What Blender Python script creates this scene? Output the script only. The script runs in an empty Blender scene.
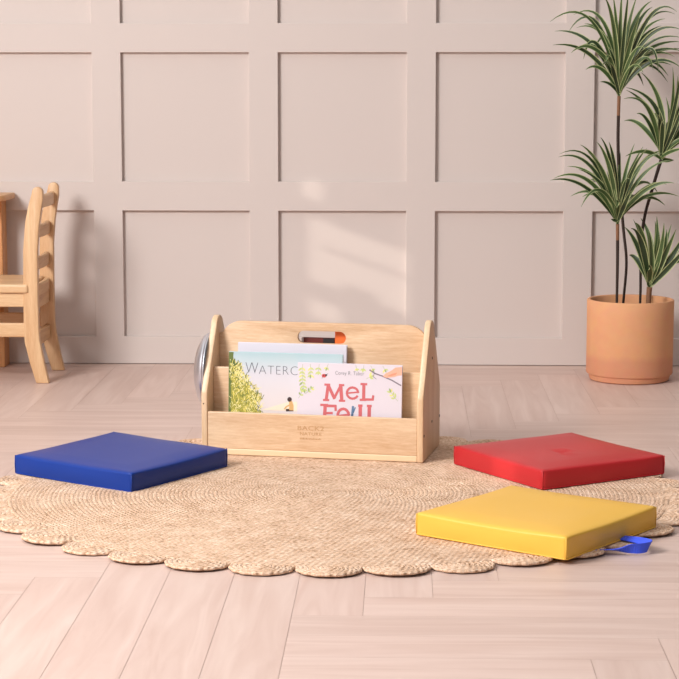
import bpy, bmesh, math, random
from mathutils import Vector, Matrix, noise
R = math.radians
col = bpy.context.scene.collection
scene = bpy.context.scene
random.seed(7)

# ------------------------------------------------------------------ materials
def new_mat(name):
    m = bpy.data.materials.new(name); m.use_nodes = True
    nt = m.node_tree; b = nt.nodes['Principled BSDF']
    return m, nt, b

def lin(r, g, b):
    f = lambda c: (c/255/12.92) if c/255 <= 0.04045 else ((c/255+0.055)/1.055)**2.4
    return (f(r), f(g), f(b), 1)

def plain(name, rgb, rough=0.6, metal=0.0, noise_amt=0.0, scale=40, bump=0.0, spec=0.5, bscale=None):
    m, nt, b = new_mat(name)
    c = lin(*rgb)
    b.inputs['Base Color'].default_value = c
    b.inputs['Roughness'].default_value = rough
    b.inputs['Metallic'].default_value = metal
    b.inputs['Specular IOR Level'].default_value = spec
    if noise_amt or bump:
        tc = nt.nodes.new('ShaderNodeTexCoord')
        n = nt.nodes.new('ShaderNodeTexNoise'); n.inputs['Scale'].default_value = scale; n.inputs['Detail'].default_value = 5
        nt.links.new(tc.outputs['Object'], n.inputs['Vector'])
        if noise_amt:
            mx = nt.nodes.new('ShaderNodeMix'); mx.data_type = 'RGBA'
            mx.inputs['A'].default_value = tuple(max(0, v*(1-noise_amt)) for v in c[:3])+(1,)
            mx.inputs['B'].default_value = tuple(min(1, v*(1+noise_amt)) for v in c[:3])+(1,)
            nt.links.new(n.outputs['Fac'], mx.inputs['Factor'])
            nt.links.new(mx.outputs['Result'], b.inputs['Base Color'])
        if bump:
            n2 = nt.nodes.new('ShaderNodeTexNoise'); n2.inputs['Scale'].default_value = bscale or scale*4; n2.inputs['Detail'].default_value = 4
            nt.links.new(tc.outputs['Object'], n2.inputs['Vector'])
            bp = nt.nodes.new('ShaderNodeBump'); bp.inputs['Strength'].default_value = bump; bp.inputs['Distance'].default_value = 0.002
            nt.links.new(n2.outputs['Fac'], bp.inputs['Height'])
            nt.links.new(bp.outputs['Normal'], b.inputs['Normal'])
    return m

def wood(name, light, dark, axis='X', rough=0.45, ring=10.0, stretch=14.0, bump=0.05, fig=0.55):
    """straight-grained timber: noise stretched along one object axis, plus fine pores"""
    m, nt, b = new_mat(name)
    tc = nt.nodes.new('ShaderNodeTexCoord')
    oi = nt.nodes.new('ShaderNodeObjectInfo')
    mp = nt.nodes.new('ShaderNodeMapping')
    s = {'X': (1, stretch, stretch), 'Y': (stretch, 1, stretch), 'Z': (stretch, stretch, 1)}[axis]
    mp.inputs['Scale'].default_value = s
    va = nt.nodes.new('ShaderNodeVectorMath'); va.operation = 'ADD'
    sc = nt.nodes.new('ShaderNodeVectorMath'); sc.operation = 'SCALE'
    sc.inputs[0].default_value = (7.3, 3.1, 5.7)
    nt.links.new(oi.outputs['Random'], sc.inputs['Scale'])
    nt.links.new(tc.outputs['Object'], va.inputs[0]); nt.links.new(sc.outputs[0], va.inputs[1])
    nt.links.new(va.outputs[0], mp.inputs['Vector'])
    n1 = nt.nodes.new('ShaderNodeTexNoise'); n1.inputs['Scale'].default_value = ring/4; n1.inputs['Detail'].default_value = 3; n1.inputs['Distortion'].default_value = 0.8
    n2 = nt.nodes.new('ShaderNodeTexNoise'); n2.inputs['Scale'].default_value = ring*3; n2.inputs['Detail'].default_value = 6; n2.inputs['Roughness'].default_value = 0.7
    nt.links.new(mp.outputs[0], n1.inputs['Vector']); nt.links.new(mp.outputs[0], n2.inputs['Vector'])
    mm = nt.nodes.new('ShaderNodeMix'); mm.data_type = 'FLOAT'; mm.inputs['Factor'].default_value = 1-fig
    nt.links.new(n1.outputs['Fac'], mm.inputs['A']); nt.links.new(n2.outputs['Fac'], mm.inputs['B'])
    cr = nt.nodes.new('ShaderNodeValToRGB')
    cr.color_ramp.elements[0].position = 0.36; cr.color_ramp.elements[0].color = lin(*dark)
    cr.color_ramp.elements[1].position = 0.62; cr.color_ramp.elements[1].color = lin(*light)
    nt.links.new(mm.outputs['Result'], cr.inputs['Fac'])
    nt.links.new(cr.outputs['Color'], b.inputs['Base Color'])
    b.inputs['Roughness'].default_value = rough
    bp = nt.nodes.new('ShaderNodeBump'); bp.inputs['Strength'].default_value = bump; bp.inputs['Distance'].default_value = 0.001
    nt.links.new(n2.outputs['Fac'], bp.inputs['Height']); nt.links.new(bp.outputs['Normal'], b.inputs['Normal'])
    return m

M = {}
M['wall'] = plain('wall_paint', (211, 199, 193), 0.75, noise_amt=0.012, scale=1.5, bump=0.03, bscale=300, spec=0.25)
M['caddy'] = wood('maple_ply_x', (230, 200, 166), (204, 164, 126), 'X', 0.42, 9, 9, 0.05, 0.5)
M['caddy_z'] = wood('maple_ply_z', (230, 201, 166), (214, 177, 138), 'Z', 0.4, 9, 10, 0.05, 0.5)
M['ply_edge'] = plain('maple_edge', (236, 206, 168), 0.45, noise_amt=0.04, scale=60)
M['chair_z'] = wood('chair_wood_z', (226, 190, 147), (203, 157, 113), 'Z', 0.4)
M['chair_x'] = wood('chair_wood_x', (228, 193, 150), (206, 162, 118), 'X', 0.4)
M['chair_y'] = wood('chair_wood_y', (222, 183, 138), (198, 150, 106), 'Y', 0.4)
M['table_z'] = wood('table_wood_z', (214, 158, 104), (190, 130, 82), 'Z', 0.45)
M['table_x'] = wood('table_wood_x', (222, 176, 126), (198, 148, 98), 'X', 0.45)
M['screw'] = plain('bolt_dark', (70, 55, 48), 0.4, 0.8)
M['engrave'] = plain('engraved_wood', (196, 152, 108), 0.7)
M['mirror'] = plain('mirror_acrylic', (218, 222, 230), 0.33, 1.0)
M['paper'] = plain('paper_pages', (246, 243, 240), 0.8)
M['white_cover'] = plain('white_cover', (216, 212, 222), 0.4)
M['mel_cover'] = plain('pale_lilac_cover', (218, 210, 219), 0.42)
M['coral'] = plain('coral_ink', (202, 102, 106), 0.45)
M['ink_grey'] = plain('grey_ink', (84, 88, 100), 0.5)
M['ink_red'] = plain('red_ink', (196, 70, 70), 0.5)
M['ink_dark'] = plain('dark_ink', (60, 40, 38), 0.5)
M['ink_blue'] = plain('blue_ink', (92, 122, 156), 0.5)
M['leaf_ink_a'] = plain('leaf_ink_a', (196, 208, 130), 0.5)
M['leaf_ink_b'] = plain('leaf_ink_b', (150, 172, 118), 0.5)
M['leaf_ink_c'] = plain('leaf_ink_c', (238, 226, 130), 0.5)
M['twig_ink'] = plain('twig_ink', (128, 116, 128), 0.5)
M['peach_ink'] = plain('peach_ink', (244, 176, 150), 0.5)
M['peach_ink2'] = plain('peach_ink2', (232, 150, 122), 0.5)
M['reed_dark'] = plain('reed_dark', (96, 112, 52), 0.5)
M['reed_mid'] = plain('reed_mid', (166, 160, 62), 0.5)
M['reed_yel'] = plain('reed_yellow', (232, 216, 112), 0.5)
M['reed_pale'] = plain('reed_pale', (244, 234, 168), 0.5)
M['tan_ink'] = plain('tan_ink', (214, 170, 110), 0.5)
M['sand_ink'] = plain('sand_ink', (240, 222, 200), 0.5)
M['rear_dark'] = plain('dark_red_cover', (104, 32, 26), 0.4)
M['rear_black'] = plain('black_cover', (32, 28, 30), 0.4)
M['orange'] = plain('orange_cover', (242, 116, 46), 0.45)
M['blue_strap'] = plain('blue_webbing', (56, 88, 232), 0.55, noise_amt=0.08, scale=300)
M['stem'] = plain('plant_stem', (50, 34, 26), 0.7, noise_amt=0.4, scale=120)
M['stem_tan'] = plain('plant_stem_tan', (132, 92, 64), 0.7, noise_amt=0.3, scale=120)
M['leaf_green'] = plain('leaf_green', (70, 92, 48), 0.45, noise_amt=0.35, scale=25)
M['leaf_dark'] = plain('leaf_dark', (46, 64, 34), 0.45, noise_amt=0.3, scale=25)
M['leaf_cream'] = plain('leaf_cream', (180, 188, 132), 0.5, noise_amt=0.15, scale=25)
M['soil'] = plain('potting_soil', (74, 54, 42), 0.95, noise_amt=0.5, scale=80, bump=0.6)
M['strap_stitch'] = plain('strap_stitch', (30, 50, 170), 0.6)

def vinyl(name, rgb):
    m = plain(name, rgb, 0.36, noise_amt=0.03, scale=6, bump=0.10, bscale=420, spec=0.22)
    return m
M['blue'] = vinyl('blue_vinyl', (24, 56, 138))
M['red'] = vinyl('red_vinyl', (188, 46, 50))
M['yellow'] = vinyl('yellow_vinyl', (234, 184, 78))

# water-colour sky of the book cover (printed artwork)
def sky_cover():
    m, nt, b = new_mat('painted_cover')
    tc = nt.nodes.new('ShaderNodeTexCoord'); sp = nt.nodes.new('ShaderNodeSeparateXYZ')
    nt.links.new(tc.outputs['Object'], sp.inputs[0])
    n = nt.nodes.new('ShaderNodeTexNoise'); n.inputs['Scale'].default_value = 12
    nt.links.new(tc.outputs['Object'], n.inputs['Vector'])
    ma = nt.nodes.new('ShaderNodeMath'); ma.operation = 'MULTIPLY_ADD'; ma.inputs[1].default_value = 0.02
    nt.links.new(n.outputs['Fac'], ma.inputs[0]); nt.links.new(sp.outputs['Z'], ma.inputs[2])
    mr = nt.nodes.new('ShaderNodeMapRange'); mr.inputs['From Min'].default_value = 0.10; mr.inputs['From Max'].default_value = 0.24
    nt.links.new(ma.outputs[0], mr.inputs['Value'])
    cr = nt.nodes.new('ShaderNodeValToRGB')
    e = cr.color_ramp.elements
    e[0].position = 0.0; e[0].color = lin(222, 212, 210)
    e[1].position = 1.0; e[1].color = lin(170, 198, 204)
    k = cr.color_ramp.elements.new(0.62); k.color = lin(212, 210, 218)
    k = cr.color_ramp.elements.new(0.85); k.color = lin(190, 206, 212)
    nt.links.new(mr.outputs[0], cr.inputs['Fac']); nt.links.new(cr.outputs['Color'], b.inputs['Base Color'])
    b.inputs['Roughness'].default_value = 0.4
    return m
M['sky_cover'] = sky_cover()

# terracotta pot with a pinker, slightly darker band round its foot
def terracotta():
    m, nt, b = new_mat('terracotta')
    tc = nt.nodes.new('ShaderNodeTexCoord'); sp = nt.nodes.new('ShaderNodeSeparateXYZ')
    nt.links.new(tc.outputs['Object'], sp.inputs[0])
    n = nt.nodes.new('ShaderNodeTexNoise'); n.inputs['Scale'].default_value = 14; n.inputs['Detail'].default_value = 4
    nt.links.new(tc.outputs['Object'], n.inputs['Vector'])
    ma = nt.nodes.new('ShaderNodeMath'); ma.operation = 'MULTIPLY_ADD'; ma.inputs[1].default_value = 0.022
    nt.links.new(n.outputs['Fac'], ma.inputs[0]); nt.links.new(sp.outputs['Z'], ma.inputs[2])
    mr = nt.nodes.new('ShaderNodeMapRange'); mr.inputs['From Min'].default_value = 0.078; mr.inputs['From Max'].default_value = 0.098
    nt.links.new(ma.outputs[0], mr.inputs['Value'])
    mx = nt.nodes.new('ShaderNodeMix'); mx.data_type = 'RGBA'
    mx.inputs['A'].default_value = lin(214, 150, 114); mx.inputs['B'].default_value = lin(222, 162, 118)
    nt.links.new(mr.outputs[0], mx.inputs['Factor'])
    n2 = nt.nodes.new('ShaderNodeTexNoise'); n2.inputs['Scale'].default_value = 30; n2.inputs['Detail'].default_value = 6
    nt.links.new(tc.outputs['Object'], n2.inputs['Vector'])
    mx2 = nt.nodes.new('ShaderNodeMix'); mx2.data_type = 'RGBA'; mx2.blend_type = 'OVERLAY'; mx2.inputs['Factor'].default_value = 0.12
    nt.links.new(mx.outputs['Result'], mx2.inputs['A']); nt.links.new(n2.outputs['Color'], mx2.inputs['B'])
    nt.links.new(mx2.outputs['Result'], b.inputs['Base Color'])
    b.inputs['Roughness'].default_value = 0.8
    bp = nt.nodes.new('ShaderNodeBump'); bp.inputs['Strength'].default_value = 0.15; bp.inputs['Distance'].default_value = 0.002
    nt.links.new(n2.outputs['Fac'], bp.inputs['Height']); nt.links.new(bp.outputs['Normal'], b.inputs['Normal'])
    return m
M['terracotta'] = terracotta()

# floor planks: grain along u, a tone per plank
def floor_mat():
    m, nt, b = new_mat('pale_oak_planks')
    uv = nt.nodes.new('ShaderNodeUVMap'); uv.uv_map = 'grain'
    at = nt.nodes.new('ShaderNodeAttribute'); at.attribute_name = 'tone'
    mp = nt.nodes.new('ShaderNodeMapping'); mp.inputs['Scale'].default_value = (1.4, 14, 1)
    nt.links.new(uv.outputs[0], mp.inputs['Vector'])
    n = nt.nodes.new('ShaderNodeTexNoise'); n.inputs['Scale'].default_value = 1.6; n.inputs['Detail'].default_value = 5; n.inputs['Distortion'].default_value = 1.2
    nt.links.new(mp.outputs[0], n.inputs['Vector'])
    cr = nt.nodes.new('ShaderNodeValToRGB')
    cr.color_ramp.elements[0].position = 0.3; cr.color_ramp.elements[0].color = lin(201, 173, 161)
    cr.color_ramp.elements[1].position = 0.7; cr.color_ramp.elements[1].color = lin(215, 191, 180)
    nt.links.new(n.outputs['Fac'], cr.inputs['Fac'])
    hs = nt.nodes.new('ShaderNodeHueSaturation')
    mr = nt.nodes.new('ShaderNodeMapRange'); mr.inputs['To Min'].default_value = 0.96; mr.inputs['To Max'].default_value = 1.03
    nt.links.new(at.outputs['Fac'], mr.inputs['Value']); nt.links.new(mr.outputs[0], hs.inputs['Value'])
    nt.links.new(cr.outputs['Color'], hs.inputs['Color'])
    nt.links.new(hs.outputs['Color'], b.inputs['Base Color'])
    b.inputs['Roughness'].default_value = 0.42
    b.inputs['Specular IOR Level'].default_value = 0.4
    return m
M['floor'] = floor_mat()
M['floor_gap'] = plain('plank_gap', (190, 162, 149), 0.9)

# jute braid: concentric rings with a chevron twist, straw tones
def jute(name, ringw):
    m, nt, b = new_mat(name)
    tc = nt.nodes.new('ShaderNodeTexCoord')
    sp = nt.nodes.new('ShaderNodeSeparateXYZ'); nt.links.new(tc.outputs['Object'], sp.inputs[0])
    def math_n(op, a=None, bb=None, c=None):
        k = nt.nodes.new('ShaderNodeMath'); k.operation = op
        for i, v in enumerate((a, bb, c)):
            if v is None: continue
            if isinstance(v, (int, float)): k.inputs[i].default_value = v
            else: nt.links.new(v, k.inputs[i])
        return k.outputs[0]
    x, y = sp.outputs['X'], sp.outputs['Y']
    r = math_n('SQRT', math_n('ADD', math_n('MULTIPLY', x, x), math_n('MULTIPLY', y, y)))
    th = math_n('ARCTAN2', y, x)
    ri = math_n('DIVIDE', r, ringw)
    idx = math_n('FLOOR', ri)
    fr = math_n('SUBTRACT', ri, idx)
    dev = math_n('ABSOLUTE', math_n('SUBTRACT', fr, 0.5))
    arc = math_n('MULTIPLY', th, math_n('MULTIPLY', math_n('ADD', idx, 0.5), ringw))
    ph = math_n('ADD', math_n('MULTIPLY', arc, 2*math.pi/0.013), math_n('MULTIPLY', dev, 6.0))
    ph = math_n('ADD', ph, math_n('MULTIPLY', idx, 2.1))
    tw = math_n('SINE', ph)
    prof = math_n('SUBTRACT', 1.0, math_n('POWER', math_n('MULTIPLY', dev, 2.0), 3.0))
    n = nt.nodes.new('ShaderNodeTexNoise'); n.inputs['Scale'].default_value = 1.0; n.inputs['Detail'].default_value = 3; n.inputs['Roughness'].default_value = 0.65
    cv = nt.nodes.new('ShaderNodeCombineXYZ')
    nt.links.new(math_n('MULTIPLY', r, 330.0), cv.inputs[0]); nt.links.new(math_n('MULTIPLY', arc, 120.0), cv.inputs[1]); nt.links.new(math_n('MULTIPLY', idx, 3.7), cv.inputs[2])
    nt.links.new(cv.outputs[0], n.inputs['Vector'])
    n2 = nt.nodes.new('ShaderNodeTexNoise'); n2.inputs['Scale'].default_value = 16; n2.inputs['Detail'].default_value = 3
    nt.links.new(tc.outputs['Object'], n2.inputs['Vector'])
    h = math_n('ADD', math_n('MULTIPLY', prof, 0.32), math_n('MULTIPLY', tw, 0.35))
    h = math_n('ADD', h, math_n('MULTIPLY', n.outputs['Fac'], 1.3))
    bp = nt.nodes.new('ShaderNodeBump'); bp.inputs['Strength'].default_value = 0.55; bp.inputs['Distance'].default_value = 0.0035
    nt.links.new(h, bp.inputs['Height']); nt.links.new(bp.outputs['Normal'], b.inputs['Normal'])
    # straw colour: fine fibre noise + broad patches (a property of the fibre itself)
    f = math_n('ADD', math_n('MULTIPLY', n.outputs['Fac'], 0.8), math_n('MULTIPLY', n2.outputs['Fac'], 0.2))
    cr = nt.nodes.new('ShaderNodeValToRGB')
    e = cr.color_ramp.elements
    e[0].position = 0.34; e[0].color = lin(130, 92, 62)
    e[1].position = 0.66; e[1].color = lin(250, 228, 208)
    k = cr.color_ramp.elements.new(0.44); k.color = lin(208, 171, 141)
    k = cr.color_ramp.elements.new(0.56); k.color = lin(227, 196, 170)
    nt.links.new(f, cr.inputs['Fac']); nt.links.new(cr.outputs['Color'], b.inputs['Base Color'])
    b.inputs['Roughness'].default_value = 0.9; b.inputs['Specular IOR Level'].default_value = 0.15
    return m
RW = 0.0092
M['jute'] = jute('jute_braid', RW)

# ------------------------------------------------------------------ helpers
def link(name, me, mats, parent=None, loc=(0, 0, 0), rot=(0, 0, 0), smooth=False):
    o = bpy.data.objects.new(name, me); col.objects.link(o)
    for m in (mats if isinstance(mats, (list, tuple)) else [mats]):
        me.materials.append(m)
    o.location = loc; o.rotation_euler = rot
    if parent is not None: o.parent = parent
    if smooth:
        for p in me.polygons: p.use_smooth = True
    return o

def bm_obj(name, bm, mats, parent=None, loc=(0, 0, 0), rot=(0, 0, 0), smooth=False):
    bmesh.ops.recalc_face_normals(bm, faces=bm.faces)
    me = bpy.data.meshes.new(name); bm.to_mesh(me); bm.free()
    return link(name, me, mats, parent, loc, rot, smooth)

def bevel_sharp(bm, w, seg=2, ang=30):
    es = [e for e in bm.edges if len(e.link_faces) == 2 and e.calc_face_angle(0) > R(ang)]
    if w > 0 and es:
        bmesh.ops.bevel(bm, geom=es, offset=w, segments=seg, profile=0.5, affect='EDGES', clamp_overlap=True)

def bm_box(lo, hi, bev=0.0, seg=2, bm=None):
    t = bmesh.new()
    bmesh.ops.create_cube(t, size=1)
    for v in t.verts:
        v.co = Vector([(lo[i]+hi[i])/2 + v.co[i]*(hi[i]-lo[i]) for i in range(3)])
    bevel_sharp(t, bev, seg)
    if bm is None: return t
    me = bpy.data.meshes.new('tmp'); t.to_mesh(me); t.free(); bm.from_mesh(me); bpy.data.meshes.remove(me)
    return bm

def bm_prism(pts, axis, a, b, bev=0.0, seg=2, holes=()):
    """polygon pts (2-D) extruded along axis from a to b. axis 'x': pts=(y,z); 'y': pts=(x,z); 'z': pts=(x,y)"""
    bm = bmesh.new()
    def P(p, t):
        return {'x': (t, p[0], p[1]), 'y': (p[0], t, p[1]), 'z': (p[0], p[1], t)}[axis]
    if holes:
        edges = []
        for loop in [pts]+list(holes):
            vs = [bm.verts.new(P(p, a)) for p in loop]
            edges += [bm.edges.new((vs[i], vs[(i+1) % len(vs)])) for i in range(len(vs))]
        bmesh.ops.triangle_fill(bm, use_beauty=True, use_dissolve=False, edges=edges)
    else:
        vs = [bm.verts.new(P(p, a)) for p in pts]
        bm.faces.new(vs)
    r = bmesh.ops.extrude_face_region(bm, geom=bm.faces[:])
    d = {'x': (b-a, 0, 0), 'y': (0, b-a, 0), 'z': (0, 0, b-a)}[axis]
    bmesh.ops.translate(bm, vec=d, verts=[g for g in r['geom'] if isinstance(g, bmesh.types.BMVert)])
    bmesh.ops.recalc_face_normals(bm, faces=bm.faces)
    bevel_sharp(bm, bev, seg)
    return bm

def bm_tube(path, radii, n=8, cap=True, bm=None):
    bm = bm or bmesh.new()
    rings = []
    path = [Vector(p) for p in path]
    up = Vector((0.13, 0.2, 1)).normalized()
    for i, p in enumerate(path):
        t = (path[min(i+1, len(path)-1)] - path[max(i-1, 0)]).normalized()
        a = t.cross(up)
        if a.length < 0.2: a = t.cross(Vector((1, 0.1, 0)))
        a.normalize(); b = t.cross(a).normalized()
        r = radii if isinstance(radii, (int, float)) else radii[i]
        rings.append([bm.verts.new(p + (a*math.cos(2*math.pi*k/n) + b*math.sin(2*math.pi*k/n))*r) for k in range(n)])
    for i in range(len(rings)-1):
        for k in range(n):
            bm.faces.new((rings[i][k], rings[i][(k+1) % n], rings[i+1][(k+1) % n], rings[i+1][k]))
    if cap:
        bm.faces.new(rings[0][::-1]); bm.faces.new(rings[-1])
    return bm

def bm_lathe(prof, n=64):
    bm = bmesh.new()
    rings = []
    for r, z in prof:
        if r < 1e-6: rings.append([bm.verts.new((0, 0, z))])
        else: rings.append([bm.verts.new((r*math.cos(2*math.pi*k/n), r*math.sin(2*math.pi*k/n), z)) for k in range(n)])
    for a, b in zip(rings[:-1], rings[1:]):
        for k in range(n):
            k2 = (k+1) % n
            if len(a) == 1: bm.faces.new((a[0], b[k2], b[k]))
            elif len(b) == 1: bm.faces.new((a[k], a[k2], b[0]))
            else: bm.faces.new((a[k], a[k2], b[k2], b[k]))
    return bm

def tag(o, label=None, cat=None, group=None, kind=None):
    if label: o['label'] = label
    if cat: o['category'] = cat
    if group: o['group'] = group
    if kind: o['kind'] = kind
    return o

def empty(name, loc=(0, 0, 0), rz=0.0):
    o = bpy.data.objects.new(name, None); col.objects.link(o)
    o.location = loc; o.rotation_euler = (0, 0, rz); o.empty_display_size = 0.1
    return o

def autosmooth(o, ang=35):
    me = o.data
    for p in me.polygons: p.use_smooth = True
    bm = bmesh.new(); bm.from_mesh(me)
    for e in bm.edges:
        if len(e.link_faces) == 2 and e.calc_face_angle(0) > R(ang): e.smooth = False
    bm.to_mesh(me); bm.free()

def arc(cx, cy, r, a0, a1, n):
    return [(cx + r*math.cos(R(a0+(a1-a0)*i/n)), cy + r*math.sin(R(a0+(a1-a0)*i/n))) for i in range(n+1)]

# ------------------------------------------------------------------ camera (fitted: 34 cm square cushions, wall grid)
cam_d = bpy.data.cameras.new('camera'); cam = bpy.data.objects.new('camera', cam_d); col.objects.link(cam)
cam.location = (0, 0, 0.893); cam.rotation_euler = (math.pi/2 - 0.131, 0, 0.0324)
cam_d.sensor_width = 36; cam_d.lens = 1961/679*36; cam_d.clip_start = 0.05
scene.camera = cam

# ------------------------------------------------------------------ the setting
WY = 6.160          # face of the battens on the back wall
REC = 0.017         # depth of the panels
XL, XR, ZT = -3.0, 2.3, 2.55
x0, px, pw = -0.8853, 0.4923, 0.4036
rows = [(0.0865, 0.4894), (0.5788, 0.983), (1.0708, 1.476), (1.566, 1.972), (2.06, 2.46)]
def build_back_wall():
    bm = bmesh.new()
    cols = [x0 + px*k for k in range(-5, 7)]
    cols = [c for c in cols if c > XL+0.02 and c+pw < XR-0.02]
    xs = [XL]
    for c in cols: xs += [c, c+pw]
    xs.append(XR)
    zs = [0.002]
    for a, b in rows: zs += [a, b]
    zs.append(ZT)
    bv = 0.0012
    def quad(*p): bm.faces.new([bm.verts.new(q) for q in p])
    for i in range(len(xs)-1):
        for j in range(len(zs)-1):
            xa, xb, za, zb = xs[i], xs[i+1], zs[j], zs[j+1]
            if i % 2 == 1 and j % 2 == 1:
                o = [(xa, za), (xb, za), (xb, zb), (xa, zb)]
                m = [(xa+bv, za+bv), (xb-bv, za+bv), (xb-bv, zb-bv), (xa+bv, zb-bv)]
                q = [m[k] for k in range(4)]
                for k in range(4):
                    k2 = (k+1) % 4
                    quad((*[o[k][0]], WY, o[k][1]), (o[k2][0], WY, o[k2][1]), (m[k2][0], WY+bv, m[k2][1]), (m[k][0], WY+bv, m[k][1]))
                    quad((m[k][0], WY+bv, m[k][1]), (m[k2][0], WY+bv, m[k2][1]), (q[k2][0], WY+REC, q[k2][1]), (q[k][0], WY+REC, q[k][1]))
                quad(*[(p[0], WY+REC, p[1]) for p in q])
            else:
                quad((xa, WY, za), (xb, WY, za), (xb, WY, zb), (xa, WY, zb))
    bmesh.ops.remove_doubles(bm, verts=bm.verts, dist=1e-5)
    # thickness behind
    bm_box((XL, WY+0.02, 0.0), (XR, WY+0.12, ZT), bm=bm)
    quad((XL, WY, 0.002), (XR, WY, 0.002), (XR, WY+0.02, 0.002), (XL, WY+0.02, 0.002))
    quad((XL, WY, ZT), (XR, WY, ZT), (XR, WY+0.02, ZT), (XL, WY+0.02, ZT))
    o = bm_obj('wall_back', bm, M['wall']); tag(o, kind='structure'); return o
build_back_wall()

# left wall out of frame: daylight comes in through its two narrow windows
WX = XL
holes = [(1.894, 2.073, 1.07, 1.33), (3.934, 4.246, 1.06, 1.62)]
def build_left_wall():
    bm = bmesh.new()
    y0, y1 = -0.6, WY+0.12
    h1, h2 = holes
    def b(ya, yb, za, zb): bm_box((WX-0.10, ya, za), (WX, yb, zb), bm=bm)
    b(y0, h1[0], 0, ZT); b(h1[1], h2[0], 0, ZT); b(h2[1], y1, 0, ZT)
    for h in holes:
        b(h[0], h[1], 0, h[2]); b(h[0], h[1], h[3], ZT)
    o = bm_obj('wall_left', bm, M['wall']); tag(o, kind='structure')
build_left_wall()
def build_window():
    bm = bmesh.new()
    xa, xb = WX-0.062, WX-0.044
    h = holes[1]
    bm_box((xa, h[0], 1.200), (xb, h[1], 1.254), bm=bm)          # lower rail
    bm_box((xa, 4.060, h[2]), (xb, 4.127, 1.281), bm=bm)         # post
    bm_box((xa, 4.127, 1.06), (xb, h[1], 1.137), bm=bm)          # bottom rail
    bm_box((xa-0.02, h[0], 1.376), (xb-0.02, 4.16, 1.384), bm=bm)    # slats
    bm_box((xa, h[0], 1.455), (xb, 4.152, h[3]), bm=bm)          # drawn part of the blind
    bm_box((xa, 4.152, 1.460), (xb, h[1], 1.511), bm=bm)
    bm_box((xa, 4.152, 1.579), (xb, h[1], h[3]), bm=bm)
    o = bm_obj('window_1', bm, M['wall']); tag(o, kind='structure')
build_window()

def build_floor():
    w = 0.12; L = 6*w; g = 0.00035
    X0, X1, Y0, Y1 = XL, XR, -0.6, WY+0.02
    verts, faces, uvs, tones, mats = [], [], [], [], []
    rnd = random.Random(3)
    def rect(xa, xb, ya, yb, along):
        ax, bx, ay, by = max(xa+g, X0), min(xb-g, X1), max(ya+g, Y0), min(yb-g, Y1)
        if ax >= bx or ay >= by: return
        i = len(verts); verts.extend([(ax, ay, 0), (bx, ay, 0), (bx, by, 0), (ax, by, 0)])
        faces.append((i, i+1, i+2, i+3)); tones.append(rnd.random()); mats.append(0)
        ou, ov = rnd.random()*20, rnd.random()*20
        for (x, y) in [(ax, ay), (bx, ay), (bx, by), (ax, by)]:
            uvs.append((ou+(y if along == 'y' else x), ov+(x if along == 'y' else y)))
    bx0, by0 = -0.1850, 3.2134
    for m in range(-8, 9):
        for k in range(-60, 60):
            xk = bx0 + (k+6*m)*w; bk = by0 + (k-6*m)*w
            if xk > X1+1 or xk < X0-2 or bk > Y1+1 or bk < Y0-2: continue
            long_run = m == 0 and xk < bx0-0.01      # the planks at the left run on towards the camera
            rect(xk, xk+w, min(bk, 2.55) if long_run else bk, bk+L, 'y')
            rect(max(xk, bx0) if long_run and bk > 2.55 else xk, xk+L, bk-w, bk, 'x')
    i = len(verts); verts.extend([(X0, Y0, -0.0012), (X1, Y0, -0.0012), (X1, Y1, -0.0012), (X0, Y1, -0.0012)])
    faces.append((i, i+1, i+2, i+3)); tones.append(0.5); mats.append(1); uvs.extend([(0, 0)]*4)
    me = bpy.data.meshes.new('floor'); me.from_pydata(verts, [], faces)
    uvl = me.uv_layers.new(name='grain')
    for k, uv in enumerate(uvs): uvl.data[k].uv = uv
    at = me.attributes.new('tone', 'FLOAT', 'FACE')
    for k, t in enumerate(tones): at.data[k].value = t
    o = link('floor', me, [M['floor'], M['floor_gap']])
    for k, mi in enumerate(mats): me.polygons[k].material_index = mi
    tag(o, kind='structure')
build_floor()

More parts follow.
